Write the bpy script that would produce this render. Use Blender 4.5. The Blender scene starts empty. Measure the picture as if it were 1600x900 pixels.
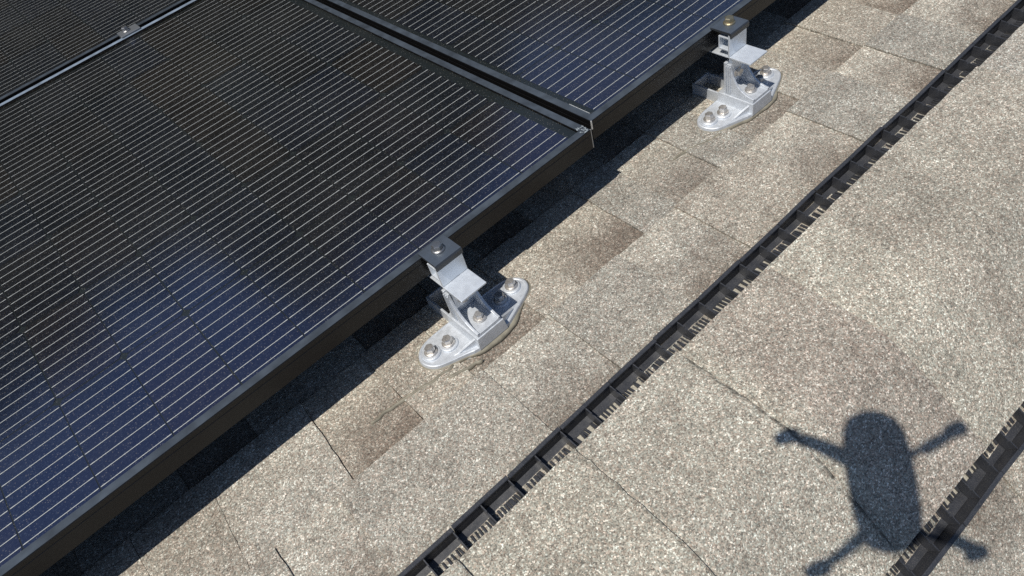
import bpy, math, random
from mathutils import Matrix, Vector, noise

scene = bpy.context.scene
R = math.radians
TH = R(18.43)                       # roof pitch, 4 in 12
# ---- roof frame: x along the ridge, y down the slope, z off the slope; origin = upper corner of a panel
MA = Matrix.Translation((0, 0, 5)) @ Matrix.Rotation(-TH, 4, 'X')

# ---------------------------------------------------------------- camera
CAM = Vector((-0.51487, -0.60984, 0.58940))
RIGHT = Vector((0.73219278, -0.64758286, -0.21102175))
DOWN = Vector((-0.59877799, -0.46436998, -0.65255302))
FWD = Vector((0.32458998, 0.60414979, -0.72776671))
cd = bpy.data.cameras.new('camera')
cam = bpy.data.objects.new('camera', cd)
scene.collection.objects.link(cam)
m = Matrix.Identity(4)
for i in range(3):
    m[i][0] = RIGHT[i]; m[i][1] = -DOWN[i]; m[i][2] = -FWD[i]; m[i][3] = CAM[i]
cam.matrix_world = MA @ m
cd.sensor_width = 36.0
cd.lens = 1151.55 / 1600 * 36
cd.clip_start = 0.01
cd.clip_end = 3000
scene.camera = cam

# ---------------------------------------------------------------- sky and sun
SUN = Vector((0.47, 0.12, -1.0))    # the way the light travels, in the roof frame
sw = (MA.to_3x3() @ SUN).normalized()
pos = -sw
world = bpy.data.worlds.new('World')
scene.world = world
world.use_nodes = True
nt = world.node_tree
bg = nt.nodes['Background']
sky = nt.nodes.new('ShaderNodeTexSky')
sky.sky_type = 'NISHITA'
sky.sun_disc = False
sky.sun_elevation = math.asin(pos.z)
sky.sun_rotation = math.atan2(pos.x, pos.y)
sky.altitude = 500
sky.air_density = 1.0
sky.dust_density = 0.5
sky.ozone_density = 1.6
nt.links.new(sky.outputs[0], bg.inputs[0])
bg.inputs[1].default_value = 0.085
ld = bpy.data.lights.new('sun', 'SUN')
ld.energy = 4.4
ld.angle = R(0.53)
ld.color = (1.0, 0.955, 0.885)
sun = bpy.data.objects.new('sun', ld)
scene.collection.objects.link(sun)
sun.rotation_euler = sw.to_track_quat('-Z', 'Y').to_euler()
sun.location = (0, 0, 12)
scene.view_settings.view_transform = 'Standard'
scene.view_settings.look = 'None'
scene.view_settings.gamma = 1.0
scene.view_settings.use_curve_mapping = False
scene.view_settings.exposure = 0.0
scene.render.engine = 'CYCLES'
scene.cycles.use_denoising = False
scene.cycles.max_bounces = 8
scene.cycles.transparent_max_bounces = 8

# ---------------------------------------------------------------- helpers
rnd = random.Random(7)
BASE = {}


def thing(name, base, label, cat, group=None):
    o = bpy.data.objects.new(name, None)
    o.empty_display_size = 0.05
    scene.collection.objects.link(o)
    o.matrix_world = MA @ Matrix.Translation(base)
    o['label'] = label
    o['category'] = cat
    if group:
        o['group'] = group
    BASE[o] = Vector(base)
    return o


def mesh_obj(name, verts, faces, mat, parent=None, smooth=False, bevel=0, tint=None, mats=None, fmat=None):
    b = BASE.get(parent, Vector((0, 0, 0))) if parent else Vector((0, 0, 0))
    me = bpy.data.meshes.new(name)
    me.from_pydata([tuple(Vector(v) - b) for v in verts], [], faces)
    me.materials.append(mat)
    if smooth:
        me.polygons.foreach_set('use_smooth', [True] * len(me.polygons))
    if tint:
        at = me.attributes.new('tint', 'FLOAT_COLOR', 'POINT')
        at.data.foreach_set('color', [c for t in tint for c in (t[0], t[1], t[2], 1.0)])
    me.update()
    o = bpy.data.objects.new(name, me)
    scene.collection.objects.link(o)
    if parent:
        o.parent = parent
        BASE[o] = b
    else:
        o.matrix_world = MA.copy()
        BASE[o] = Vector((0, 0, 0))
    if bevel:
        md = o.modifiers.new('bevel', 'BEVEL')
        md.width = bevel
        md.segments = 2
        md.limit_method = 'ANGLE'
        md.angle_limit = R(35)
    return o


class MB:
    def __init__(s):
        s.v = []; s.f = []

    def add(s, vs, fs):
        n = len(s.v)
        s.v += [tuple(v) for v in vs]
        s.f += [tuple(i + n for i in f) for f in fs]

    def box(s, x0, x1, y0, y1, z0, z1):
        s.add([(x0, y0, z0), (x1, y0, z0), (x1, y1, z0), (x0, y1, z0), (x0, y0, z1), (x1, y0, z1), (x1, y1, z1), (x0, y1, z1)],
              [(3, 2, 1, 0), (4, 5, 6, 7), (0, 1, 5, 4), (1, 2, 6, 5), (2, 3, 7, 6), (3, 0, 4, 7)])

    def prism(s, pts, a, b):
        """polygon pts (3D at level a given by function) : pts list of (u,v); a,b functions mapping (u,v)->3D for both ends"""
        n = len(pts)
        s.add([a(*p) for p in pts] + [b(*p) for p in pts],
              [tuple(range(n))[::-1], tuple(range(n, 2 * n))] + [(i, (i + 1) % n, n + (i + 1) % n, n + i) for i in range(n)])

    def rings(s, rings, cap0=True, cap1=True):
        n = len(rings[0]); k = len(rings)
        fs = []
        for j in range(k - 1):
            for i in range(n):
                fs.append((j * n + i, j * n + (i + 1) % n, (j + 1) * n + (i + 1) % n, (j + 1) * n + i))
        if cap0: fs.append(tuple(range(n))[::-1])
        if cap1: fs.append(tuple((k - 1) * n + i for i in range(n)))
        s.add([p for r in rings for p in r], fs)

    def lathe(s, c, prof, n=20, axis='z', rot=0.0):
        rings = []
        for r, h in prof:
            ring = []
            for i in range(n):
                a = rot + 2 * math.pi * i / n
                u, v = r * math.cos(a), r * math.sin(a)
                if axis == 'z': ring.append((c[0] + u, c[1] + v, c[2] + h))
                elif axis == 'y': ring.append((c[0] + u, c[1] - h, c[2] + v))
            rings.append(ring if axis == 'z' else ring)
        s.rings(rings)

    def build(s, name, mat, parent=None, **k):
        return mesh_obj(name, s.v, s.f, mat, parent, **k)


# ---------------------------------------------------------------- materials
def new_mat(name):
    mt = bpy.data.materials.new(name)
    mt.use_nodes = True
    t = mt.node_tree
    return mt, t, t.nodes['Principled BSDF'], t.nodes.new, t.links.new


def ramp(n, stops, interp='LINEAR'):
    cr = n.color_ramp
    cr.interpolation = interp
    while len(cr.elements) < len(stops):
        cr.elements.new(0.5)
    for e, (p, c) in zip(cr.elements, stops):
        e.position = p
        e.color = (c[0], c[1], c[2], 1) if not isinstance(c, (int, float)) else (c, c, c, 1)


def granule_mat(name, scale, gain=1.0):
    """mineral granules set in asphalt: each grain its own stone colour, standing proud of the black binder"""
    mt, t, b, N, L = new_mat(name)
    tc = N('ShaderNodeTexCoord')
    wob = N('ShaderNodeTexNoise'); wob.inputs['Scale'].default_value = scale * 0.8
    L(tc.outputs['Object'], wob.inputs['Vector'])
    mixv = N('ShaderNodeVectorMath'); mixv.operation = 'MULTIPLY_ADD'
    mixv.inputs[1].default_value = (0.0011,) * 3
    L(wob.outputs['Color'], mixv.inputs[0]); L(tc.outputs['Object'], mixv.inputs[2])
    v = N('ShaderNodeTexVoronoi'); v.inputs['Scale'].default_value = scale
    L(mixv.outputs[0], v.inputs['Vector'])
    sep = N('ShaderNodeSeparateColor'); L(v.outputs['Color'], sep.inputs[0])
    # clumps of like grains
    v2 = N('ShaderNodeTexVoronoi'); v2.inputs['Scale'].default_value = scale * 0.42
    L(mixv.outputs[0], v2.inputs['Vector'])
    sep2 = N('ShaderNodeSeparateColor'); L(v2.outputs['Color'], sep2.inputs[0])
    mm = N('ShaderNodeMix'); mm.data_type = 'FLOAT'; mm.inputs[0].default_value = 0.22
    L(sep.outputs[0], mm.inputs[2]); L(sep2.outputs[0], mm.inputs[3])
    cr = N('ShaderNodeValToRGB')
    g = gain
    ramp(cr, [(0.0, (0.09 * g, 0.082 * g, 0.072 * g)), (0.18, (0.16 * g, 0.144 * g, 0.124 * g)), (0.40, (0.245 * g, 0.222 * g, 0.188 * g)),
              (0.66, (0.315 * g, 0.290 * g, 0.248 * g)), (0.82, (0.43 * g, 0.405 * g, 0.352 * g)), (0.96, (0.72 * g, 0.69 * g, 0.62 * g))])
    L(mm.outputs[0], cr.inputs[0])
    # stone hue: some grains rosy, some grey green
    hue = N('ShaderNodeValToRGB')
    ramp(hue, [(0.0, (1.10, 0.97, 0.92)), (0.35, (1.02, 1.0, 0.97)), (0.7, (0.97, 1.0, 0.99)), (1.0, (0.93, 1.02, 1.03))])
    L(sep.outputs[1], hue.inputs[0])
    m1 = N('ShaderNodeMix'); m1.data_type = 'RGBA'; m1.blend_type = 'MULTIPLY'; m1.inputs[0].default_value = 1
    L(cr.outputs[0], m1.inputs[6]); L(hue.outputs[0], m1.inputs[7])
    # weathering: slow drifts of colour and dust
    n1 = N('ShaderNodeTexNoise'); n1.inputs['Scale'].default_value = 22; n1.inputs['Detail'].default_value = 5
    L(tc.outputs['Object'], n1.inputs['Vector'])
    w = N('ShaderNodeValToRGB'); ramp(w, [(0.3, (0.84, 0.83, 0.82)), (0.7, (1.13, 1.13, 1.12))])
    L(n1.outputs['Fac'], w.inputs[0])
    m2 = N('ShaderNodeMix'); m2.data_type = 'RGBA'; m2.blend_type = 'MULTIPLY'; m2.inputs[0].default_value = 1
    L(m1.outputs[2], m2.inputs[6]); L(w.outputs[0], m2.inputs[7])
    n2 = N('ShaderNodeTexNoise'); n2.inputs['Scale'].default_value = 130; n2.inputs['Detail'].default_value = 3
    L(tc.outputs['Object'], n2.inputs['Vector'])
    w2 = N('ShaderNodeValToRGB'); ramp(w2, [(0.32, (0.90, 0.895, 0.89)), (0.68, (1.08, 1.08, 1.085))])
    L(n2.outputs['Fac'], w2.inputs[0])
    m22 = N('ShaderNodeMix'); m22.data_type = 'RGBA'; m22.blend_type = 'MULTIPLY'; m22.inputs[0].default_value = 1
    L(m2.outputs[2], m22.inputs[6]); L(w2.outputs[0], m22.inputs[7])
    m2 = m22
    at = N('ShaderNodeAttribute'); at.attribute_name = 'tint'
    m3 = N('ShaderNodeMix'); m3.data_type = 'RGBA'; m3.blend_type = 'MULTIPLY'; m3.inputs[0].default_value = 1
    L(m2.outputs[2], m3.inputs[6]); L(at.outputs['Color'], m3.inputs[7])
    L(m3.outputs[2], b.inputs['Base Color'])
    b.inputs['Roughness'].default_value = 0.8
    b.inputs['Specular IOR Level'].default_value = 0.35
    inv = N('ShaderNodeMath'); inv.operation = 'MULTIPLY_ADD'
    inv.inputs[1].default_value = -1.0; inv.inputs[2].default_value = 1.0
    L(v.outputs['Distance'], inv.inputs[0])
    ad = N('ShaderNodeMath'); ad.operation = 'ADD'; L(inv.outputs[0], ad.inputs[0])
    sc = N('ShaderNodeMath'); sc.operation = 'MULTIPLY'; sc.inputs[1].default_value = 0.8
    L(sep.outputs[2], sc.inputs[0]); L(sc.outputs[0], ad.inputs[1])
    bp = N('ShaderNodeBump'); bp.inputs['Strength'].default_value = 0.30; bp.inputs['Distance'].default_value = 0.0010
    L(ad.outputs[0], bp.inputs['Height']); L(bp.outputs[0], b.inputs['Normal'])
    return mt


def simple(name, col, rough=0.5, metal=0.0, spec=0.5, bump=0.0, bscale=400, var=0.0, vscale=60, rvar=0.0, dust=0.0, topsheen=0.0):
    mt, t, b, N, L = new_mat(name)
    b.inputs['Base Color'].default_value = (*col, 1)
    b.inputs['Roughness'].default_value = rough
    b.inputs['Metallic'].default_value = metal
    b.inputs['Specular IOR Level'].default_value = spec
    tc = N('ShaderNodeTexCoord')
    if var or rvar:
        n = N('ShaderNodeTexNoise'); n.inputs['Scale'].default_value = vscale; n.inputs['Detail'].default_value = 6
        L(tc.outputs['Object'], n.inputs['Vector'])
        if var:
            c = N('ShaderNodeValToRGB')
            ramp(c, [(0.28, tuple(x * (1 - var) for x in col)), (0.72, tuple(min(1, x * (1 + var)) for x in col))])
            L(n.outputs['Fac'], c.inputs[0]); L(c.outputs[0], b.inputs['Base Color'])
        if rvar:
            mr = N('ShaderNodeMapRange'); mr.inputs[1].default_value = 0.3; mr.inputs[2].default_value = 0.7
            mr.inputs[3].default_value = max(0.05, rough - rvar); mr.inputs[4].default_value = rough + rvar
            L(n.outputs['Fac'], mr.inputs[0]); L(mr.outputs[0], b.inputs['Roughness'])
    if dust:
        n = N('ShaderNodeTexNoise'); n.inputs['Scale'].default_value = 900; n.inputs['Detail'].default_value = 3
        L(tc.outputs['Object'], n.inputs['Vector'])
        c = N('ShaderNodeValToRGB'); ramp(c, [(0.5, 0.0), (0.75, dust)])
        L(n.outputs['Fac'], c.inputs[0])
        mx = N('ShaderNodeMix'); mx.data_type = 'RGBA'
        L(c.outputs[0], mx.inputs[0]); mx.inputs[7].default_value = (0.42, 0.39, 0.34, 1)
        src = b.inputs['Base Color']
        if src.is_linked: L(src.links[0].from_socket, mx.inputs[6])
        else: mx.inputs[6].default_value = (*col, 1)
        L(mx.outputs[2], b.inputs['Base Color'])
    if topsheen:  # sky reflection painted as a grey-blue colour on upward faces
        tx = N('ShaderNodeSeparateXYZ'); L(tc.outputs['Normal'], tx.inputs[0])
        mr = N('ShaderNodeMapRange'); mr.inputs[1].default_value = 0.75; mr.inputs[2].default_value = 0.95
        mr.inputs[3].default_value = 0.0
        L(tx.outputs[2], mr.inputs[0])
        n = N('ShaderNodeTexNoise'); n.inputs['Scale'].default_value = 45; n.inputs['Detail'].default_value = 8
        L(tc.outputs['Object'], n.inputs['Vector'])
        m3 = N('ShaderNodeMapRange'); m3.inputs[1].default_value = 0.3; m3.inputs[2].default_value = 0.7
        m3.inputs[3].default_value = topsheen * 0.6; m3.inputs[4].default_value = topsheen * 1.3
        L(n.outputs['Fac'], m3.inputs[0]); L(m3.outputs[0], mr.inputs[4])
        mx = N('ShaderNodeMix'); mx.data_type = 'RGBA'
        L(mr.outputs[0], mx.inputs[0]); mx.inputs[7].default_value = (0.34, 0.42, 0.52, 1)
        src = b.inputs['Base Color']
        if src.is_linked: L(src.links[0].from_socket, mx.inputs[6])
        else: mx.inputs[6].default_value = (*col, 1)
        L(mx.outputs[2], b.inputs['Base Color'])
    if bump:
        n = N('ShaderNodeTexNoise'); n.inputs['Scale'].default_value = bscale; n.inputs['Detail'].default_value = 4
        L(tc.outputs['Object'], n.inputs['Vector'])
        bp = N('ShaderNodeBump'); bp.inputs['Strength'].default_value = bump; bp.inputs['Distance'].default_value = 0.0006
        L(n.outputs['Fac'], bp.inputs['Height']); L(bp.outputs[0], b.inputs['Normal'])
    return mt


M_SH = granule_mat('shingle_granules', 760, 1.19)
M_CAP = granule_mat('ridge_cap_granules', 730, 1.18)
M_EDGE = simple('asphalt_edge', (0.06, 0.055, 0.05), 0.8)
M_FRAME = simple('black_anodised_aluminium', (0.006, 0.006, 0.0065), 0.30, 0.0, 0.36, bump=0.03, bscale=1500, rvar=0.05, dust=0.010, topsheen=0.14)
M_FRAMELOW = simple('black_anodised_aluminium_sky_sheen', (0.006, 0.006, 0.0065), 0.4, 0.0, 0.4, bump=0.03, bscale=1500, dust=0.03, topsheen=0.55)  # lower rail: bright grazing sky reflection painted into its top colour
M_ALU = simple('cast_aluminium', (0.60, 0.63, 0.665), 0.52, 0.45, 0.5, bump=0.10, bscale=520, var=0.09, vscale=150, rvar=0.04)
M_EXTR = simple('extruded_aluminium', (0.74, 0.78, 0.82), 0.42, 0.50, 0.5, bump=0.02, bscale=900, var=0.05, vscale=120, rvar=0.05)
M_CLAMP = simple('dark_anodised_clamp', (0.075, 0.082, 0.092), 0.34, 0.6, 0.7, bump=0.03, bscale=900, rvar=0.06, dust=0.04, topsheen=0.24)  # blue-grey sky sheen painted on the cap's top face
M_GREYCL = simple('grey_anodised_clamp', (0.20, 0.21, 0.22), 0.38, 0.5, 0.5, bump=0.05, bscale=900)
M_BOLT = simple('stainless_bolt', (0.62, 0.59, 0.55), 0.34, 0.75, 0.5, var=0.12, vscale=400, rvar=0.08)
M_BOLTD = simple('dull_bolt', (0.36, 0.355, 0.35), 0.36, 0.9, 0.5, var=0.15, vscale=400)
M_PLAST = simple('black_plastic', (0.031, 0.033, 0.039), 0.42, 0.0, 0.6, bump=0.06, bscale=600, var=0.2, vscale=80, rvar=0.08, dust=0.12)
M_FILTER = simple('pale_filter_fabric', (0.37, 0.345, 0.285), 0.9, 0, 0.2, bump=0.9, bscale=900, var=0.3, vscale=500)
M_SEAL = simple('clear_brown_sealant', (0.23, 0.21, 0.16), 0.5, 0, 0.4, bump=0.5, bscale=180, var=0.3, vscale=70)
M_BACK = simple('black_backsheet', (0.006, 0.0095, 0.0105), 0.6, 0, 0.3)
M_LABEL = None
M_DRONE = simple('grey_drone_shell', (0.33, 0.34, 0.35), 0.45)
M_DDARK = simple('dark_drone_plastic', (0.03, 0.03, 0.033), 0.45)
M_LEAF = simple('dry_leaf', (0.45, 0.20, 0.05), 0.7, var=0.3, vscale=300)
M_GRASS = simple('lawn', (0.13, 0.13, 0.075), 0.9, var=0.35, vscale=3)


def glass_mat():
    mt, t, b, N, L = new_mat('solar_glass')
    t.nodes.remove(b)
    out = t.nodes['Material Output']
    tc = N('ShaderNodeTexCoord')
    fr = N('ShaderNodeFresnel')
    ge = N('ShaderNodeNewGeometry')                 # one sheet stands for the pane: same reflectance from both faces
    io = N('ShaderNodeMix'); io.data_type = 'FLOAT'; io.inputs[2].default_value = 1.46; io.inputs[3].default_value = 1 / 1.46
    L(ge.outputs['Backfacing'], io.inputs[0]); L(io.outputs[0], fr.inputs[0])
    tr = N('ShaderNodeBsdfTransparent'); tr.inputs[0].default_value = (0.93, 0.95, 0.95, 1)
    gl = N('ShaderNodeBsdfGlossy'); gl.inputs['Roughness'].default_value = 0.10
    nz = N('ShaderNodeTexNoise'); nz.inputs['Scale'].default_value = 1100; nz.inputs['Detail'].default_value = 2
    L(tc.outputs['Object'], nz.inputs['Vector'])
    bp = N('ShaderNodeBump'); bp.inputs['Strength'].default_value = 0.10; bp.inputs['Distance'].default_value = 0.0004
    L(nz.outputs['Fac'], bp.inputs['Height']); L(bp.outputs[0], gl.inputs['Normal'])
    mx = N('ShaderNodeMixShader')
    L(fr.outputs[0], mx.inputs[0]); L(tr.outputs[0], mx.inputs[1]); L(gl.outputs[0], mx.inputs[2])
    # settled dust: fine specks and a thin film
    df = N('ShaderNodeBsdfDiffuse'); df.inputs[0].default_value = (0.62, 0.58, 0.52, 1)
    v = N('ShaderNodeTexVoronoi'); v.inputs['Scale'].default_value = 420; L(tc.outputs['Object'], v.inputs['Vector'])
    sp = N('ShaderNodeSeparateColor'); L(v.outputs['Color'], sp.inputs[0])
    c1 = N('ShaderNodeMath'); c1.operation = 'GREATER_THAN'; c1.inputs[1].default_value = 0.80; L(sp.outputs[0], c1.inputs[0])
    c2 = N('ShaderNodeMath'); c2.operation = 'LESS_THAN'; c2.inputs[1].default_value = 0.30; L(v.outputs['Distance'], c2.inputs[0])
    c3 = N('ShaderNodeMath'); c3.operation = 'MULTIPLY'; L(c1.outputs[0], c3.inputs[0]); L(c2.outputs[0], c3.inputs[1])
    film = N('ShaderNodeTexNoise'); film.inputs['Scale'].default_value = 9; film.inputs['Detail'].default_value = 6
    L(tc.outputs['Object'], film.inputs['Vector'])
    mr = N('ShaderNodeMapRange'); mr.inputs[1].default_value = 0.3; mr.inputs[2].default_value = 0.75
    mr.inputs[3].default_value = 0.003; mr.inputs[4].default_value = 0.014
    L(film.outputs['Fac'], mr.inputs[0])
    fs = N('ShaderNodeMath'); fs.operation = 'MULTIPLY_ADD'; fs.inputs[1].default_value = 0.09
    L(c3.outputs[0], fs.inputs[0]); L(mr.outputs[0], fs.inputs[2])
    m2 = N('ShaderNodeMixShader')
    L(fs.outputs[0], m2.inputs[0]); L(mx.outputs[0], m2.inputs[1]); L(df.outputs[0], m2.inputs[2])
    L(m2.outputs[0], out.inputs['Surface'])
    return mt


def cell_mat():
    mt, t, b, N, L = new_mat('silicon_cell')
    oi = N('ShaderNodeObjectInfo')
    cr = N('ShaderNodeValToRGB')
    ramp(cr, [(0.0, (0.0135, 0.0115, 0.010)), (0.3, (0.0105, 0.0105, 0.011)), (0.6, (0.0095, 0.011, 0.013)), (0.85, (0.009, 0.0112, 0.0165)), (1.0, (0.0135, 0.0115, 0.010))])
    L(oi.outputs['Random'], cr.inputs[0])
    tc = N('ShaderNodeTexCoord')
    v = N('ShaderNodeTexVoronoi'); v.inputs['Scale'].default_value = 700; L(tc.outputs['Object'], v.inputs['Vector'])
    sp = N('ShaderNodeSeparateColor'); L(v.outputs['Color'], sp.inputs[0])
    rr = N('ShaderNodeValToRGB'); ramp(rr, [(0.0, 0.55), (0.7, 1.05), (0.9, 1.5), (1.0, 3.6)])
    L(sp.outputs[0], rr.inputs[0])
    m1 = N('ShaderNodeMix'); m1.data_type = 'RGBA'; m1.blend_type = 'MULTIPLY'; m1.inputs[0].default_value = 1
    L(cr.outputs[0], m1.inputs[6]); L(rr.outputs[0], m1.inputs[7])
    L(m1.outputs[2], b.inputs['Base Color'])
    b.inputs['Roughness'].default_value = 0.15
    b.inputs['Specular IOR Level'].default_value = 0.5
    b.inputs['Specular Tint'].default_value = (0.12, 0.30, 1.0, 1)   # nitride coating reflects blue
    b.inputs['IOR'].default_value = 2.1
    return mt


def label_mat():
    mt, t, b, N, L = new_mat('barcode_label')
    tc = N('ShaderNodeTexCoord')
    sx = N('ShaderNodeSeparateXYZ'); L(tc.outputs['Object'], sx.inputs[0])
    w = N('ShaderNodeTexNoise'); w.noise_dimensions = '1D'; w.inputs['Scale'].default_value = 900; w.inputs['Detail'].default_value = 0
    L(sx.outputs[1], w.inputs['W'])
    c = N('ShaderNodeValToRGB'); ramp(c, [(0.0, 0.62), (0.56, 0.25)], 'CONSTANT')
    L(w.outputs['Fac'], c.inputs[0]); L(c.outputs[0], b.inputs['Base Color'])
    b.inputs['Roughness'].default_value = 0.5
    return mt


M_GLASS = glass_mat(); M_CELL = cell_mat(); M_LABEL = label_mat()
M_WIRE = simple('tinned_busbar', (0.52, 0.52, 0.51), 0.5, 0.0, 0.5)

# ================================================================ the large structure
H = 0.125                           # panel top above the roof deck
YD = -0.4095                        # deck ridge line
C2, S2 = math.cos(2 * TH), math.sin(2 * TH)


def rf(side, x, d, h):
    """point at ridge station x, d metres down slope 'side', h above its deck"""
    if side > 0:
        return (x, YD + d, -H + h)
    return (x, YD - d * C2 - h * S2, -H - d * S2 + h * C2)


# lawn far below
gv = [(-600, -600, 0), (600, -600, 0), (600, 600, 0), (-600, 600, 0)]
ground = mesh_obj('ground', gv, [(0, 1, 2, 3)], M_GRASS)
ground.matrix_world = Matrix.Identity(4)
ground['kind'] = 'structure'

# the wood beyond the garden, dark in the panel glass
M_WOOD = simple('dark_foliage', (0.045, 0.055, 0.022), 0.8, var=0.5, vscale=0.8)
tb = MB()
tr = random.Random(41)
for k in range(46):
    az = R(-75 + 165 * (k + tr.random() * 0.8) / 46)
    dist = 22 + 9 * tr.random()
    top = 5 + dist * math.tan(R(14.5 + 2.5 * tr.random()))
    if az < R(-4): top -= dist * 0.022
    if az > R(27): top -= dist * 0.040
    if R(6) < az < R(24): top = 5 + dist * math.tan(R(20 + 3 * tr.random()))
    wx, wy = dist * math.sin(az), dist * math.cos(az)
    tb.lathe((wx, wy, 0), [(0.30, -0.2), (0.2, top * 0.4), (0.06, top * 0.9)], 7)
    for q in range(1300):
        f = tr.random() ** 0.8
        zz = top * (0.10 + 0.90 * f)
        rr_ = 3.0 * math.sqrt(max(0.03, 1 - (2 * f - 0.85) ** 2 / 1.4)) * math.sqrt(tr.random())
        a = tr.random() * 6.283
        c = Vector((wx + rr_ * math.cos(a), wy + rr_ * math.sin(a), zz))
        u1 = Vector((tr.gauss(0, 1), tr.gauss(0, 1), tr.gauss(0, 1))).normalized()
        u2 = u1.orthogonal().normalized()
        l = 0.5 + 0.45 * tr.random()
        tb.add([c - u1 * l, c + u2 * l * 0.6, c + u1 * l, c - u2 * l * 0.6], [(0, 1, 2, 3)])
wood = tb.build('wood', M_WOOD)
wood.matrix_world = Matrix.Identity(4)
wood['kind'] = 'stuff'

SL = 5.8
slopes = {}
for side, nm in ((1, 'roof_slope_panels'), (-1, 'roof_slope_behind')):
    b = MB()
    t = [rf(side, -4.5, 0.0, 0.0), rf(side, 5.5, 0.0, 0.0), rf(side, 5.5, SL, 0.0), rf(side, -4.5, SL, 0.0)]
    u = [rf(side, -4.5, 0.03, -0.04), rf(side, 5.5, 0.03, -0.04), rf(side, 5.5, SL, -0.04), rf(side, -4.5, SL, -0.04)]
    b.add(t + u, [(0, 3, 2, 1), (4, 5, 6, 7), (3, 7, 6, 2), (0, 4, 7, 3), (1, 2, 6, 5)])
    o = b.build(nm, M_EDGE)
    o['kind'] = 'structure'
    slopes[side] = o

EXP = 0.143                         # shingle exposure
D0 = 0.3155                         # butt line of the first full course (d), at y = -0.094
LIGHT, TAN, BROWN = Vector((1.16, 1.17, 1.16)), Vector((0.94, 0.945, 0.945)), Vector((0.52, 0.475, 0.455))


def sst(a, b, x):
    t = min(1, max(0, (x - a) / (b - a)))
    return t * t * (3 - 2 * t)


def tab(side, dbutt, xa0, xb0, xa1, xb1, low, seed, nx=4, ny=6, boost=1.0):
    """one shingle tab: edges at the butt (xa0,xb0) and at its head (xa1,xb1); low = the recessed layer, its granules blended to brown"""
    r = random.Random(seed)
    lift = {True: 0.0, False: 0.0027, 2: 0.0019}[low if low == 2 else bool(low)]
    k = 0.90 + 0.20 * r.random()
    warm = (r.random() - 0.5) * 0.05
    vs, tn, fs = [], [], []
    dk = 0.75 + 0.4 * r.random()
    sd_ = (r.random() - 0.5) * 0.9
    wx = [[(r.random() - 0.5) * 0.0014 for _ in range(ny + 1)] for _ in range(2)]
    head = EXP + 0.03
    for j in range(ny + 1):
        t = j / ny
        d = dbutt - t * head
        xa = xa0 + (xa1 - xa0) * t + wx[0][j]
        xb = xb0 + (xb1 - xb0) * t + wx[1][j]
        tt = t * head / EXP
        h = 0.0062 - 0.0042 * tt + (lift if t < 0.99 else 0)
        for i in range(nx + 1):
            s = i / nx
            dd = d + ((r.random() - 0.5) * 0.0012 if j == 0 else 0)
            vs.append(rf(side, xa + (xb - xa) * s, dd, h + (r.random() - 0.5) * 0.0004))
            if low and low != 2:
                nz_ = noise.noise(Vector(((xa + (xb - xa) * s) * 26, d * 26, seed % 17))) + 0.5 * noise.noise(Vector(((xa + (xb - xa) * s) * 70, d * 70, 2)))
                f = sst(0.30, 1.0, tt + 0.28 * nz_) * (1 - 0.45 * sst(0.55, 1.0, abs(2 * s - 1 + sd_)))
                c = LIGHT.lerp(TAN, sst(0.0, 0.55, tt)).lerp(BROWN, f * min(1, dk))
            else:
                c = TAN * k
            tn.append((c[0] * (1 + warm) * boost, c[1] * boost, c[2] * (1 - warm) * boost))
    W = nx + 1
    for j in range(ny):
        for i in range(nx):
            a = j * W + i
            f = (a, a + W, a + W + 1, a + 1)
            fs.append(f if side < 0 else f[::-1])
    # skirts
    rim = [i for i in range(W)] + [j * W + nx for j in range(1, ny + 1)] + [ny * W + i for i in range(nx - 1, -1, -1)] + [j * W for j in range(ny - 1, 0, -1)]
    n0 = len(vs)
    nb = Vector(rf(side, 0, 0, 0.004 + lift)) - Vector(rf(side, 0, 0, 0))
    for q in rim:
        vs.append(tuple(Vector(vs[q]) - nb)); tn.append((0.34, 0.32, 0.30))
    K = len(rim)
    for i in range(K):
        f = (rim[i], rim[(i + 1) % K], n0 + (i + 1) % K, n0 + i)
        fs.append(f if side > 0 else f[::-1])
    return vs, fs, tn


def fill(xs, x0, x1, r):
    """alternate high and low tabs until x1"""
    out, x, low = [], x0, False
    while x < x1 - 0.02:
        w = (0.07 + 0.05 * r.random()) if low else (0.07 + 0.11 * r.random())
        if x1 - (x + w) < 0.06: w = x1 - x
        out.append((x, x + w, x, x + w, low)); x += w; low = not low
    return out


G, Nn = True, False
COURSE = {
    0: [(-0.612, -0.530, G), (-0.530, -0.311, Nn), (-0.311, -0.200, G), (-0.200, -0.072, Nn), (-0.072, 0.041, G), (0.041, 0.178, Nn),
        (0.178, 0.292, G), (0.292, 0.405, Nn), (0.405, 0.489, G), (0.489, 0.592, Nn), (0.592, 0.70, G)],
    1: [(-0.632, -0.647, -0.627, -0.628, 2), (-0.627, -0.628, -0.496, -0.508, Nn), (-0.496, -0.508, -0.402, -0.402, G), (-0.402, -0.402, -0.322, -0.322, Nn),
        (-0.322, -0.205, G), (-0.205, -0.14, Nn), (-0.14, -0.019, G), (-0.019, 0.05, Nn), (0.05, 0.1415, G), (0.1415, 0.215, Nn), (0.215, 0.328, G),
        (0.328, 0.41, Nn), (0.41, 0.4905, G), (0.4905, 0.592, Nn), (0.592, 0.69, G)],
}


def course_tabs(side, c, xlo, xhi):
    r = random.Random(100 * c + side)
    if side > 0 and c in COURSE:
        L = []
        for e in COURSE[c]:
            if len(e) == 3: L.append((e[0], e[1], e[0], e[1], e[2]))
            else: L.append((e[0], e[2], e[1], e[3], e[4]))
        left = fill([], xlo, L[0][0], r)
        if left:
            a = left[-1]; left[-1] = (a[0], L[0][0], a[2], L[0][2], False)
        return left + L + fill([], L[-1][1], xhi, r)
    return fill([], xlo - 0.1 * r.random(), xhi, r)


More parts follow.
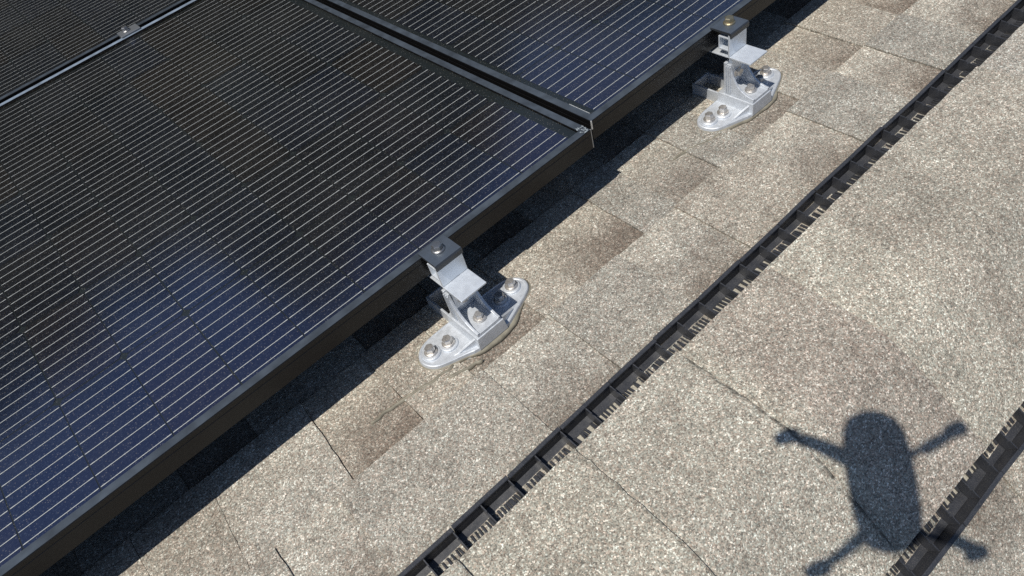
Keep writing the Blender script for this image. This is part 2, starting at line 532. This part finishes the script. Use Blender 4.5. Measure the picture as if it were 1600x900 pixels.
XLO, XHI = -4.4, 5.4
for side in (1, -1):
    vs, fs, tn = [], [], []
    near = (-1.05, 1.25) if side > 0 else (-0.75, 0.45)
    for c in range(0, 38):
        db = D0 + c * EXP
        for k, (a0, b0, a1, b1, low) in enumerate(course_tabs(side, c, XLO, XHI)):
            seed = (c * 1000 + k) * 2 + side
            if c <= 2 and a0 > near[0] and b0 < near[1]:
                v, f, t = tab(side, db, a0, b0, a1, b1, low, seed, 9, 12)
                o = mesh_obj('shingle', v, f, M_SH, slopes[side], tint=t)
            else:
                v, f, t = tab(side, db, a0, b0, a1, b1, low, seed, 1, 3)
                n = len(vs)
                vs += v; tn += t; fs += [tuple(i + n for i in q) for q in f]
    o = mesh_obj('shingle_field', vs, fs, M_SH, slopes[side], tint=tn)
    o['kind'] = 'stuff'

# ================================================================ ridge vent and its caps
rv = thing('ridge_vent', (0, YD, -H), 'black plastic ridge vent with ribbed open edges under granule cap shingles', 'ridge vent')
VX0, VX1 = -4.4, 5.4
st, ct = math.sin(TH), math.cos(TH)


def ridge_pt(x, a, h, rr=0.022):
    """cap surface: a = horizontal distance from the ridge (+ towards the panels)"""
    b = -math.sqrt(a * a + rr * rr) * math.tan(TH) + h / ct
    return (x, YD + a * ct - b * st, -H + a * st + b * ct)


# body under the caps
b = MB()
A0 = 0.1468 * ct
prof = [(-A0, 0.0205), (-0.07, 0.0205), (-0.03, 0.0205), (0, 0.0205), (0.03, 0.0205), (0.07, 0.0205), (A0, 0.0205)]
top0 = [ridge_pt(VX0, a, h) for a, h in prof]; top1 = [ridge_pt(VX1, a, h) for a, h in prof]
bot0 = [rf(-1, VX0, 0.1448, 0.001)] + [ridge_pt(VX0, a, 0.012) for a, h in prof[1:-1]] + [rf(1, VX0, 0.1448, 0.001)]
bot1 = [rf(-1, VX1, 0.1448, 0.001)] + [ridge_pt(VX1, a, 0.012) for a, h in prof[1:-1]] + [rf(1, VX1, 0.1448, 0.001)]
b.rings([top0 + bot0[::-1], top1 + bot1[::-1]])
b.build('vent_body', M_PLAST, rv)

for side in (1, -1):
    # outer baffle wall in moulded sections, each a little off its neighbour
    r = random.Random(5 + side)
    x = VX0
    for k in range(127):
        x0, x1 = -4.389 + 0.077 * k, -4.389 + 0.077 * (k + 1) - 0.0011
        if x1 > VX1: break
        e0, e1 = (r.random() - 0.5) * 0.0026, (r.random() - 0.5) * 0.0026
        z0, z1 = (r.random() - 0.5) * 0.0010, (r.random() - 0.5) * 0.0010
        ring = lambda xx, e, z: [rf(side, xx, 0.1763 + e, 0.0), rf(side, xx, 0.1763 + e, 0.0215 + z), rf(side, xx, 0.1756 + e, 0.0225 + z), rf(side, xx, 0.1756 + e, 0.0237 + z),
                                 rf(side, xx, 0.1762 + e, 0.0243 + z), rf(side, xx, 0.1802 + e, 0.0243 + z), rf(side, xx, 0.1809 + e, 0.0236 + z), rf(side, xx, 0.1812 + e, 0.012 + z), rf(side, xx, 0.1848 + e, 0.0)]
        if -0.9 < x0 < 1.3:
            b = MB(); b.rings([ring(x0, e0, z0), ring(x1, e1, z1)])
            b.build('baffle_section', M_PLAST, rv)
        elif k % 1 == 0:
            if not hasattr(rv, 'dummy'):
                pass
            FARB = globals().setdefault('far_baffle_%d' % (side + 1), MB())
            FARB.rings([ring(x0, e0, z0), ring(x1, e1, z1)])
    o = globals()['far_baffle_%d' % (side + 1)].build('baffle_sections', M_PLAST, rv)
    o['kind'] = 'stuff'
    # ribs
    rib = None
    fr = MB()
    for k in range(255):
        x = -4.4 + 0.0385 * k + 0.0076
        if x > VX1: break
        P = [(0.1453, 0.001), (0.1763, 0.001), (0.1758, 0.0222), (0.1660, 0.0214), (0.1648, 0.0192), (0.1632, 0.0192), (0.1622, 0.0205), (0.1453, 0.0182)]
        q = MB() if -0.85 < x < 1.25 else fr
        if q is fr:
            q.prism(P, lambda d, h: rf(side, x, d, h), lambda d, h: rf(side, x + 0.0013, d, h))
            continue
        if rib is None:
            X0 = x
            q.prism(P, lambda d, h: rf(side, x, d, h), lambda d, h: rf(side, x + 0.0013, d, h))
            rib = q.build('rib', M_PLAST, rv)
        else:
            o = rib.copy(); scene.collection.objects.link(o); o.parent = rv
            o.location = (x - X0 + (r.random() - 0.5) * 0.0006, 0, 0)
    o = fr.build('ribs', M_PLAST, rv); o['kind'] = 'stuff'
    # louvre slat
    b = MB()
    P = [(0.1660, 0.0040), (0.1762, 0.0066), (0.1762, 0.0054), (0.1660, 0.0027)]
    b.rings([[rf(side, VX0, d, h) for d, h in P], [rf(side, VX1, d, h) for d, h in P]])
    b.build('louvre_slat', M_PLAST, rv)
    # grille bars over the filter
    b = MB()
    x = VX0
    while x < VX1:
        w = 0.0015 + 0.0012 * r.random()
        e = (r.random() - 0.5) * 0.0050
        if r.random() < 0.06: w *= 1.7
        P = [(0.1453, 0.0046), (0.1663, 0.0040), (0.1663, 0.0064), (0.1453, 0.0074)]
        b.prism(P, lambda d, h: rf(side, x + (e if d > 0.16 else 0), d, h), lambda d, h: rf(side, x + w + (e if d > 0.16 else 0), d, h))
        x += 0.0052 * (0.75 + 0.5 * r.random())
    o = b.build('grille', M_PLAST, rv); o['kind'] = 'stuff'
    b = MB()
    P = [(0.1450, 0.0038), (0.1661, 0.0032), (0.1661, 0.0008), (0.1450, 0.0008)]
    b.rings([[rf(side, VX0, d, h) for d, h in P], [rf(side, VX1, d, h) for d, h in P]])
    b.build('filter_strip', M_FILTER, rv)

# cap shingles, lapped along the ridge
CE = 0.1605
cap_col = {-4: (1.02, 1.02, 1.0), -3: (1.06, 1.06, 1.03), -2: (1.05, 1.06, 1.03), -1: (1.07, 1.07, 1.04), 0: (0.90, 0.865, 0.85), 1: (1.10, 1.10, 1.06), 2: (0.95, 0.94, 0.91), 3: (1.0, 0.98, 0.95)}
for k in range(-26, 34):
    x0 = -0.1555 + CE * k
    r = random.Random(900 + k)
    nx, na = 12, 40
    SS = [0.0, 0.013, 0.027, 0.05, 0.12, 0.22, 0.34, 0.46, 0.58, 0.70, 0.81, 0.91, 1.0]
    worn = {-1: 1.0, -2: 0.45, -3: 0.5, -4: 0.6}.get(k, 0.12)
    vs, tn, fs = [], [], []
    sk = (r.random() - 0.5) * 0.006
    col = Vector(cap_col.get(k, (1 + (r.random() - 0.5) * 0.14,) * 3))
    hue = (r.random() - 0.5) * 0.03
    jA = [(r.random() - 0.5) * 0.0016 for _ in range(nx + 1)]
    jB = [(r.random() - 0.5) * 0.0016 for _ in range(nx + 1)]
    oA, oB = (r.random() - 0.5) * 0.003, (r.random() - 0.5) * 0.003
    for i in range(nx + 1):
        s = SS[i]
        for j in range(na + 1):
            u = -1 + 2 * j / na
            ea = 0.1468 * ct + 0.0078
            if u > 0: a = u * (ea + oA + jA[i])
            else: a = u * (ea + oB + jB[i])
            x = x0 + CE - s * 0.169 + (sk * u) + (((noise.noise(Vector((u * 9, k, 3))) + 0.6 * noise.noise(Vector((u * 31, k, 3)))) * 0.0020) if i < 2 else 0)
            h = 0.0286 - 0.0040 * s
            h += noise.noise(Vector((x * 14, a * 14, k))) * 0.0007
            vs.append(ridge_pt(x, a, h))
            g = noise.noise(Vector((x * 7, a * 7, 5.1)))
            if k == 0:
                f = sst(0.03, 0.25, 0.95 - s) * (1 - 0.25 * sst(0.1, 0.9, u))
                c = Vector((1.08, 1.08, 1.04)).lerp(col, f)
            elif k == 1:
                c = col.lerp(Vector((0.97, 0.95, 0.92)), sst(0.45, 0.95, 1 - s))
            else:
                c = col
            c = c * (1 + 0.07 * g)
            if i < 2:
                wr = sst(-0.45, 0.25, noise.noise(Vector((u * 11, k * 3.1, i * 0.4)))) * worn * (1.0 if i == 0 else 0.75)
                c = c * (1 - 0.85 * wr)
            elif i == 2 and k == -1:
                c = c * (1 - 0.3 * sst(0, 0.5, noise.noise(Vector((u * 15, 8, 8)))))
            tn.append((c[0] * (1 + hue) * 0.985, c[1], c[2] * (1 - hue) * 1.02))
    W = na + 1
    for i in range(nx):
        for j in range(na):
            a = i * W + j
            fs.append((a, a + 1, a + W + 1, a + W))
    rim = [j for j in range(W)] + [i * W + na for i in range(1, nx + 1)] + [nx * W + j for j in range(na - 1, -1, -1)] + [i * W for i in range(nx - 1, 0, -1)]
    n0 = len(vs)
    for q in rim:
        v = vs[q]
        vs.append((v[0], v[1] + 0.0042 * st, v[2] - 0.0042 * ct)); tn.append((0.2, 0.19, 0.18))
    K = len(rim)
    for i in range(K):
        fs.append((rim[(i + 1) % K], rim[i], n0 + i, n0 + (i + 1) % K))
    mesh_obj('cap_shingle', vs, fs, M_CAP, rv, tint=tn)

# ================================================================ solar panels
PU, PV = 1.7525, 1.0365
CP = 0.0845


def cell_mesh():
    w, hgt, c = 0.0830, 0.1660, 0.0058
    me = bpy.data.meshes.new('solar_cell')
    z0, z1 = -0.0002, 0.0
    p = [(0, c), (c * 0.9, 0), (w - c * 0.9, 0), (w, c), (w, hgt - c), (w - c * 0.9, hgt), (c * 0.9, hgt), (0, hgt - c)]
    vs = [(x, y, z1) for x, y in p] + [(x, y, z0) for x, y in p]
    me.from_pydata(vs, [], [tuple(range(8))] + [(i, 8 + i, 8 + (i + 1) % 8, (i + 1) % 8) for i in range(8)])
    me.materials.append(M_CELL)
    wm = bpy.data.meshes.new('busbars')
    b = MB()
    for k in range(9):
        y = 0.00922 + 0.01844 * k
        def q(x0, x1, ww, z):
            b.add([(x0, y - ww / 2, z), (x1, y - ww / 2, z), (x1, y + ww / 2, z), (x0, y + ww / 2, z)], [(0, 1, 2, 3)])
        q(0.0003, w - 0.0003, 0.00088, 0.00030)
        q(0.0012, 0.0060, 0.00118, 0.00034)
        q(w - 0.0060, w - 0.0012, 0.00118, 0.00034)
        for xx in (0.0185, 0.034, 0.049, 0.0645):
            q(xx - 0.0007, xx + 0.0007, 0.00108, 0.00034)
    wm.from_pydata(b.v, [], b.f)
    wm.materials.append(M_WIRE)
    return me, wm


CELL, WIRES = cell_mesh()


def panel(label, xr, yf, cell_x0):
    """panel with its right edge at xr and its upper (ridge side) edge at yf"""
    t = thing('solar_panel', (xr, yf, -0.030), label, 'solar panel', 'black framed solar panels in the roof array')
    X0, X1, Y0, Y1 = xr - PU, xr, yf, yf + PV
    prof = [(0.0007, 0.0), (0.0115, 0.0), (0.0118, -0.0004), (0.0118, -0.0016), (0.0019, -0.0016), (0.0019, -0.0285), (0.022, -0.0285), (0.022, -0.030),
            (0.0, -0.030), (0.0, -0.0085), (0.0004, -0.0080), (0.0004, -0.0072), (0.0, -0.0067), (0.0, -0.0008)]
    ends = {'u': [((X0, Y0), (1, 1)), ((X1, Y0), (-1, 1))], 'r': [((X1, Y0), (-1, 1)), ((X1, Y1), (-1, -1))],
            'd': [((X1, Y1), (-1, -1)), ((X0, Y1), (1, -1))], 'l': [((X0, Y1), (1, -1)), ((X0, Y0), (1, 1))]}
    for k in 'urdl':
        b = MB()
        b.rings([[(c[0] + s[0] * d, c[1] + s[1] * d, z) for d, z in prof] for c, s in ends[k]])
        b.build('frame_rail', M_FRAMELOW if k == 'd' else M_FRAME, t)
    b = MB(); b.add([(X0 + .002, Y0 + .002, -.0062), (X1 - .002, Y0 + .002, -.0062), (X1 - .002, Y1 - .002, -.0062), (X0 + .002, Y1 - .002, -.0062)], [(0, 1, 2, 3)])
    b.build('backsheet', M_BACK, t)
    b = MB(); b.add([(X0 + .002, Y0 + .002, -.0021), (X1 - .002, Y0 + .002, -.0021), (X1 - .002, Y1 - .002, -.0021), (X0 + .002, Y1 - .002, -.0021)], [(0, 1, 2, 3)])
    b.build('glass_pane', M_GLASS, t)
    rr = random.Random(hash(label) % 1000 if False else int(xr * 1000 + yf * 77))
    for s in range(6):
        for n in range(20):
            x = cell_x0 - CP * (n + 1) + 0.0015 - (0.013 if n >= 10 else 0)
            y = yf + 0.013 + 0.168 * s
            o = bpy.data.objects.new('solar_cell', CELL)
            scene.collection.objects.link(o); o.parent = t
            o.location = Vector((x + (rr.random() - .5) * .0005, y + (rr.random() - .5) * .0004, -0.0056)) - BASE[t]
            w = bpy.data.objects.new('busbars', WIRES)
            scene.collection.objects.link(w); w.parent = o
    return t


P1X, P1Y = -0.0010, 0.0035
p1 = panel('black framed solar panel filling the left half, clamped by the nearer mount', P1X, P1Y, -0.0265)
P2X, P2Y = 0.0115, 0.0155
p2 = panel('black framed solar panel at top centre, carrying a white barcode strip in its near corner', P2X + PU, P2Y, P2X + PU - 0.0255)
p3 = panel('black framed solar panel in the far row, top left corner beyond the grey clamp', P1X + 0.035, P1Y + PV + 0.0165, P1X + 0.035 - 0.0255)

# barcode strip inside the near corner of the second panel
b = MB()
b.box(P2X + 0.0128, P2X + 0.0172, P2Y + 0.020, P2Y + 0.060, -0.0056, -0.0052)
b.build('barcode_strip', M_LABEL, p2)
b = MB()
b.box(P2X + 0.0135, P2X + 0.0150, P2Y + 0.063, P2Y + 0.084, -0.0056, -0.0052)
b.build('printed_number', M_LABEL, p2)
# bare metal at the knocked corners
M_BARE = simple('scuffed_bare_metal', (0.30, 0.34, 0.36), 0.55, 0.3, 0.5, bump=0.6, bscale=700, var=0.5, vscale=300)
b = MB()
rr = random.Random(3)
for k in range(26):
    cx = P1X - 0.001 - 0.011 * rr.random() ** 1.3; cy = P1Y + 0.0008 + 0.016 * rr.random() ** 1.4
    an = rr.random() * 3; l = 0.0015 + 0.003 * rr.random(); w = 0.0004 + 0.0008 * rr.random()
    ca, sa = math.cos(an), math.sin(an)
    pts = [(-l, 0), (0, -w), (l, 0), (0, w)]
    b.add([(min(P1X - .0006, cx + p * ca - q * sa), max(P1Y + .0008, cy + p * sa + q * ca), 0.0003 + 0.00002 * k) for p, q in pts], [(0, 1, 2, 3)])
b.build('scuff', M_BARE, p1)
b = MB()
b.box(P2X - 0.0004, P2X + 0.0011, P2Y - 0.0004, P2Y + 0.0012, -0.013, 0.0002)
b.build('bare_corner', simple('cut_aluminium', (0.85, 0.84, 0.8), 0.4, 0.6), p2)
b = MB()
b.box(P1X - 0.0009, P1X + 0.0003, P1Y - 0.0003, P1Y + 0.0008, -0.0296, 0.0002)
b.build('bare_corner', simple('worn_edge', (0.36, 0.35, 0.33), 0.5, 0.5), p1)


# ================================================================ roof mounts
def hexbolt(c, mat, parent, r=0.0062, h=0.0062, washer=0.0088, axis='z', rot=0.3, wmat=None):
    b = MB()
    prof = [(r * 0.98, 0.0), (r, 0.0004), (r, h - 0.0012), (r * 0.86, h), (r * 0.3, h + 0.0001)]
    b.lathe(c, prof, 6, axis, rot)
    o = b.build('bolt', mat, parent)
    b = MB()
    off = -0.0022
    b.lathe(c, [(washer, off), (washer, off + 0.0012), (washer * 0.93, off + 0.0019), (r * 1.02, 0.0003)], 24, axis)
    b.build('washer', wmat or mat, o, smooth=False)
    return o


def mount(cx, label, dy, bolt_mat, seed, rotb):
    t = thing('roof_mount', (cx, -0.03, -H + 0.005), label, 'roof mount', 'aluminium roof mounts along the panel edge')
    r = random.Random(seed)
    zt = -0.1135                     # top of base plate
    zb = -H + 0.003
    Y = lambda y: y + dy
    # base plate: long rounded foot, fuller towards the ridge
    out = []
    for ang in range(0, 48):
        pass
    key = [(-0.088, -0.024), (-0.086, -0.036), (-0.079, -0.046), (-0.067, -0.052), (-0.040, -0.0615), (-0.026, -0.068), (0.022, -0.068), (0.040, -0.061), (0.068, -0.050), (0.082, -0.043),
           (0.089, -0.033), (0.089, -0.022), (0.083, -0.012), (0.072, -0.005), (0.050, -0.002), (0.0, -0.001), (-0.050, -0.001), (-0.072, -0.004), (-0.083, -0.012)]
    # subdivide (Chaikin)
    for _ in range(2):
        nk = []
        for i in range(len(key)):
            a, c = Vector(key[i]), Vector(key[(i + 1) % len(key)])
            nk += [tuple(a.lerp(c, 0.25)), tuple(a.lerp(c, 0.75))]
        key = nk
    cen = Vector((0, -0.030))

    def ring(s, z, k=0.0):
        rs = []
        for p in key:
            v = Vector(p) - cen
            l = v.length
            v = v * ((l - s) / l) + cen
            rs.append((cx + v.x, Y(v.y), z))
        return rs
    b = MB()
    b.rings([ring(-0.0012, zb), ring(-0.0004, zb + 0.003), ring(0.0008, zt - 0.0008), ring(0.0020, zt), ring(0.0040, zt), ring(0.0050, zt - 0.0007)])
    b.build('base_plate', M_ALU, t, smooth=False)
    # raised block under the upright
    b = MB()
    z2 = -0.0985
    b.add([(cx - .0245, Y(-.0685), zt - .004), (cx + .0225, Y(-.0685), zt - .004), (cx + .0225, Y(-.003), zt - .004), (cx - .0245, Y(-.003), zt - .004),
           (cx - .0225, Y(-.0672), z2), (cx + .0205, Y(-.0672), z2), (cx + .0205, Y(-.004), z2), (cx - .0225, Y(-.004), z2)],
          [(3, 2, 1, 0), (4, 5, 6, 7), (0, 1, 5, 4), (1, 2, 6, 5), (2, 3, 7, 6), (3, 0, 4, 7)])
    # webs running out to the tips
    for sx in (-1, 1):
        b.add([(cx + sx * .022, Y(-.062), zt - .002), (cx + sx * .022, Y(-.058), zt - .002), (cx + sx * .060, Y(-.046), zt - .002), (cx + sx * .060, Y(-.048), zt - .002),
               (cx + sx * .022, Y(-.062), z2 - .003), (cx + sx * .022, Y(-.059), z2 - .003), (cx + sx * .045, Y(-.0515), zt + .0006), (cx + sx * .045, Y(-.053), zt + .0006)],
              [(4, 5, 6, 7), (0, 3, 7, 4), (1, 5, 6, 2), (2, 6, 7, 3)])
    b.build('block', M_ALU, t, bevel=0.0012)
    # open rectangular loop reaching under the panel
    b = MB()
    zl = -0.1015
    x0, x1, y0, y1, w = cx - .0215, cx + .0155, Y(-.004), Y(.047), .0032
    b.box(x0, x0 + w, y0, y1, zb, zl); b.box(x1 - w, x1, y0, y1, zb, zl); b.box(x0 + w, x1 - w, y1 - w, y1, zb, zl - 0.0003)
    b.build('rear_loop', M_ALU, t, bevel=0.0008)
    # bosses and bolts
    spots = [(-0.069, -0.0245), (-0.0455, -0.031), (0.0435, -0.0300), (0.0685, -0.0235)]
    for i, (bx, by) in enumerate(spots):
        b = MB()
        b.lathe((cx + bx, Y(by), zt), [(0.0130, -0.003), (0.0122, 0.0012), (0.0110, 0.0022), (0.0098, 0.0022)], 28)
        b.build('boss', M_ALU, t, smooth=False)
        hexbolt((cx + bx, Y(by), zt + 0.0046), bolt_mat, t, 0.0066, 0.0080, 0.0088, rot=r.random())
    # the upright: foot, back plate, two swept gussets
    b = MB()
    zf = z2 + 0.0045
    xl, xr = cx - .0200, cx + .0180
    b.box(xl, xr, Y(-.0655), Y(-.012), z2 + 0.0002, zf)
    b.build('upright_foot', M_ALU, t, bevel=0.0008)
    b = MB()
    b.box(xl + .0002, xr - .0002, Y(-.0175), Y(-.0125), zf, -0.046)
    b.build('upright_plate', M_ALU, t, bevel=0.0008)
    for gx in (xl, xr - .0036):
        b = MB()
        pts = [(-.0180, zf - 0.0002)] + [(-.0180, -.0475), (-.0250, -.0475)]
        for k in range(0, 9):
            a = k / 8 * math.pi / 2
            pts.append((-.0250 - 0.037 * (1 - math.cos(a)) - .0005 * k, -.050 - (abs(zf) - .052) * math.sin(a)))
        pts.append((-.0650, zf - 0.0002))
        b.prism(pts, lambda y, z: (gx, Y(y), z), lambda y, z: (gx + .0036, Y(y), z))
        b.build('gusset', M_ALU, t, bevel=0.0006)
    b = MB()
    for k in range(3):
        b.box(xl - .0016, xl + .0002, Y(-.0255 + .0036 * k), Y(-.0240 + .0036 * k), zf, -.050)
    b.build('flutes', M_ALU, t)
    hexbolt((cx + .0005, Y(-.046), zf + 0.0030), M_BOLT, t, 0.0060, 0.0062, 0.0088, rot=r.random())
    hexbolt((cx - .001, Y(-.0240), -.0680), M_BOLT, t, 0.0066, 0.0055, 0.0088, axis='y', rot=r.random())
    # clamp: hollow body, seat for the frame, shelf towards the ridge, dark cap and bolt
    b = MB()
    xl, xr = cx - .0195, cx + .0195
    b.box(xl, xr, Y(-.0225), Y(-.0198), -.0345, -.0006)
    b.box(xl, xr, Y(-.0050), Y(-.0030), -.0262, -.0050)
    b.box(xl, xr, Y(-.0198), Y(-.0050), -.0262, -.0238)
    b.box(xl, xr, Y(-.0198), Y(-.0050), -.0074, -.0050)
    b.build('clamp_body', M_EXTR, t, bevel=0.0005)
    b = MB()
    b.box(xl, xr, Y(-.0585), Y(-.0225), -.0372, -.0345)
    b.build('shelf', M_EXTR, t, bevel=0.0006)
    b = MB()
    b.box(xl, xr, Y(-.0225), Y(.0140), -.0369, -.0348)
    b.box(cx - .0145, cx + .0145, Y(-.0235), Y(-.0178), -.0800, -.0371)
    b.build('clamp_stem', M_EXTR, t, bevel=0.0005)
    b = MB()
    pts = [(-.0255, -.0050), (-.0262, -.0046), (-.0262, .0022), (-.0248, .0042), (.0100, .0042), (.0108, .0034), (.0108, .0008), (.0020, .0008), (.0005, .0004), (-.0225, .0004), (-.0238, -.0006), (-.0238, -.0050)]
    b.prism(pts, lambda y, z: (cx - .0200, Y(y), z), lambda y, z: (cx + .0200, Y(y), z))
    b.build('clamp_cap', M_CLAMP, t, bevel=0.0004)
    hexbolt((cx + rotb[0], Y(-.0055), .0066), rotb[1], t, 0.0068, 0.0066, 0.0086, rot=rotb[2])
    # sealant squeezed out round the foot
    b = MB()
    rings = [[], [], []]
    for i, p in enumerate(key):
        v = Vector(p) - cen
        l = v.length
        wob = noise.noise(Vector((p[0] * 40, p[1] * 40, seed))) * 0.006
        front = 1.0 if v.y < 0 else 0.55
        for q, (g, z) in enumerate(((-0.003, -H + 0.0066), (0.0022 + wob * 0.4, -H + 0.0070), (0.0050 * front + wob, -H + 0.0020))):
            w2 = v * ((l + max(g, -0.004)) / l) + cen
            rings[q].append((cx + w2.x, Y(w2.y), z))
    b.rings(rings[::-1], True, True)
    b.build('sealant', M_SEAL, t, smooth=True)
    return t


t1 = mount(-0.2690, 'silver roof mount with dull grey top bolt, clamping the near panel', -0.001, M_BOLT, 11, (0.0, M_BOLTD, 0.45))
t2 = mount(0.2800, 'silver roof mount with golden top bolt, in front of the second panel at top right', 0.0075, M_BOLT, 23, (0.002, simple('zinc_yellow_bolt', (0.50, 0.42, 0.27), 0.35, 0.9), 0.75))


def streak(pts, width, parent, seed):
    b = MB()
    n = len(pts)
    r = random.Random(seed)
    L = []
    P = [Vector(p) for p in pts]
    fine = []
    for i in range(n - 1):
        for k in range(6): fine.append(P[i].lerp(P[i + 1], k / 6))
    fine.append(P[-1])
    rings = []
    for i, p in enumerate(fine):
        d = (fine[min(i + 1, len(fine) - 1)] - fine[max(i - 1, 0)]).normalized()
        nrm = Vector((-d.y, d.x))
        w = width * (0.6 + 0.8 * abs(noise.noise(Vector((i * 0.33, seed, 1))))) * (1 - 0.5 * i / len(fine))
        jit = noise.noise(Vector((i * 0.4, seed, 9))) * 0.003
        c = p + nrm * jit
        z0, z1 = -H + 0.001, -H + 0.0071
        rings.append([(c.x + nrm.x * w, c.y + nrm.y * w, z0), (c.x + nrm.x * w * .4, c.y + nrm.y * w * .4, z1), (c.x - nrm.x * w * .4, c.y - nrm.y * w * .4, z1), (c.x - nrm.x * w, c.y - nrm.y * w, z0)])
    b.rings(rings)
    return b.build('sealant_streak', M_SEAL, parent, smooth=True)


streak([(-0.330, -0.058), (-0.362, -0.057), (-0.395, -0.050), (-0.428, -0.046), (-0.449, -0.047)], 0.0048, t1, 3)
streak([(-0.345, -0.068), (-0.318, -0.076), (-0.300, -0.080)], 0.0055, t1, 8)
streak([(0.200, -0.046), (0.172, -0.040), (0.150, -0.030), (0.118, -0.026)], 0.0034, t2, 5)

# ================================================================ clamp between the two rows
mc = thing('panel_clamp', (-0.2850, P1Y + PV + 0.008, -0.03), 'small grey clamp with one bolt bridging the gap between the two panel rows', 'clamp')
cx, cy = -0.2850, P1Y + PV + 0.008
b = MB()
pts = [(-.0140, .0006), (-.0140, .0030), (-.0130, .0038), (.0165, .0038), (.0175, .0030), (.0175, .0006), (.0078, .0004), (.0078, -.0120), (-.0066, -.0120), (-.0066, .0004)]
b.prism(pts, lambda y, z: (cx - .021, cy + y, z), lambda y, z: (cx + .021, cy + y, z))
b.build('clamp_plate', M_GREYCL, mc, bevel=0.0005)
hexbolt((cx - .004, cy + .004, .0062), M_BOLTD, mc, 0.0066, 0.0065, 0.009)

# ================================================================ dry leaf caught in the vent
lf = MB()
c = Vector(rf(1, 0.4255, 0.1495, 0.0098))
pts = [(-.006, 0), (-.002, .0022), (.003, .0018), (.006, 0), (.003, -.0018), (-.002, -.0022)]
lf.add([(c.x + p * .8 - q * .3, c.y + p * .5 + q, c.z + .001 + abs(p) * .25) for p, q in pts] + [(c.x + p * .8 - q * .3, c.y + p * .5 + q, c.z + .0005 + abs(p) * .25) for p, q in pts],
       [(0, 1, 2, 3, 4, 5), (11, 10, 9, 8, 7, 6)] + [(i, (i + 1) % 6, 6 + (i + 1) % 6, 6 + i) for i in range(6)])
o = lf.build('dry_leaf', M_LEAF)
o['label'] = 'tiny orange dry leaf caught in the black ridge vent channel'
o['category'] = 'leaf'

# ================================================================ the drone whose shadow lies on the ridge
up = Vector((0, -st, ct))
head = (FWD - FWD.dot(up) * up).normalized()
rt = head.cross(up)
SH = Vector((-0.1145, -0.4925, -0.161))          # where the middle of its shadow falls
tt = ((CAM + up * 0.045) - SH).dot(up) / (-SUN.dot(up))
DC = SH - SUN * tt
dr = bpy.data.objects.new('drone', None)
scene.collection.objects.link(dr)
md = Matrix.Identity(4)
for i in range(3):
    md[i][0] = head[i]; md[i][1] = -rt[i]; md[i][2] = up[i]; md[i][3] = DC[i]
dr.matrix_world = MA @ md @ Matrix.Rotation(R(-3), 4, 'Z')
dr['label'] = 'small grey quadcopter drone hovering above the ridge, seen by its shadow'
dr['category'] = 'drone'
BASE[dr] = Vector((0, 0, 0))
# body along +x, rings of a rounded box
b = MB()
rings = []
for x, w, h in [(-.069, .009, .010), (-.065, .021, .018), (-.052, .0275, .024), (-.03, .0300, .027), (0, .0305, .028), (.03, .0300, .026), (.050, .0280, .022), (.063, .0215, .016), (.069, .010, .010)]:
    ring = []
    for i in range(20):
        a = 2 * math.pi * i / 20
        ca, sa = math.cos(a), math.sin(a)
        ring.append((x, w * math.copysign(abs(ca) ** 0.6, ca), h * math.copysign(abs(sa) ** 0.7, sa)))
    rings.append(ring)
b.rings(rings)
b.build('body', M_DRONE, dr, smooth=True)
for sx, sy, mx, my in [(.014, .030, .036, .090), (.026, -.030, .058, -.084), (-.052, .028, -.090, .078), (-.048, -.028, -.067, -.084)]:
    b = MB()
    p0, p1 = Vector((sx, sy, 0)), Vector((mx, my, .006))
    d = (p1 - p0).normalized(); n = Vector((-d.y, d.x, 0))
    b.rings([[tuple(p + n * s * w + Vector((0, 0, z * .5))) for s, z in ((-1, -.008), (1, -.008), (1, .008), (-1, .008))] for p, w in ((p0, .0040), (p0.lerp(p1, .5), .0024), (p1, .0038))])
    b.build('arm', M_DRONE, dr, bevel=0.001)
    b = MB()
    b.lathe((mx, my, 0), [(.0065, -.012), (.0072, -.006), (.0080, .004), (.0080, .016), (.0065, .020)], 20)
    b.build('motor', M_DDARK, dr)
    an = math.atan2(sy - my, sx - mx)
    for k in (0, 1):
        b = MB()
        a2 = an + (-0.07 if k else 0.07)
        ca, sa = math.cos(a2), math.sin(a2)
        vs = []
        for q in range(7):
            f = q / 6
            l = .006 + .050 * f; w = .0035 * (0.7 + 1.1 * f - 1.4 * f * f) + .0006
            for s in (-1, 1):
                vs.append((mx + l * ca - s * w * sa, my + l * sa + s * w * ca, .022 + k * .002 + s * .0012))
                vs.append((mx + l * ca - s * w * sa, my + l * sa + s * w * ca, .0212 + k * .002 + s * .0012))
        fs = []
        for q in range(6):
            i = q * 4
            fs += [(i, i + 2, i + 6, i + 4), (i + 1, i + 5, i + 7, i + 3), (i, i + 4, i + 5, i + 1), (i + 2, i + 3, i + 7, i + 6)]
        b.add(vs, fs)
        b.build('propeller', M_DDARK, dr)
b = MB()
b.lathe((0.020, 0, -0.034), [(.004, -.012), (.011, -.008), (.012, 0), (.011, .008), (.004, .012)], 16)
o = b.build('gimbal_camera', M_DDARK, dr, smooth=True)
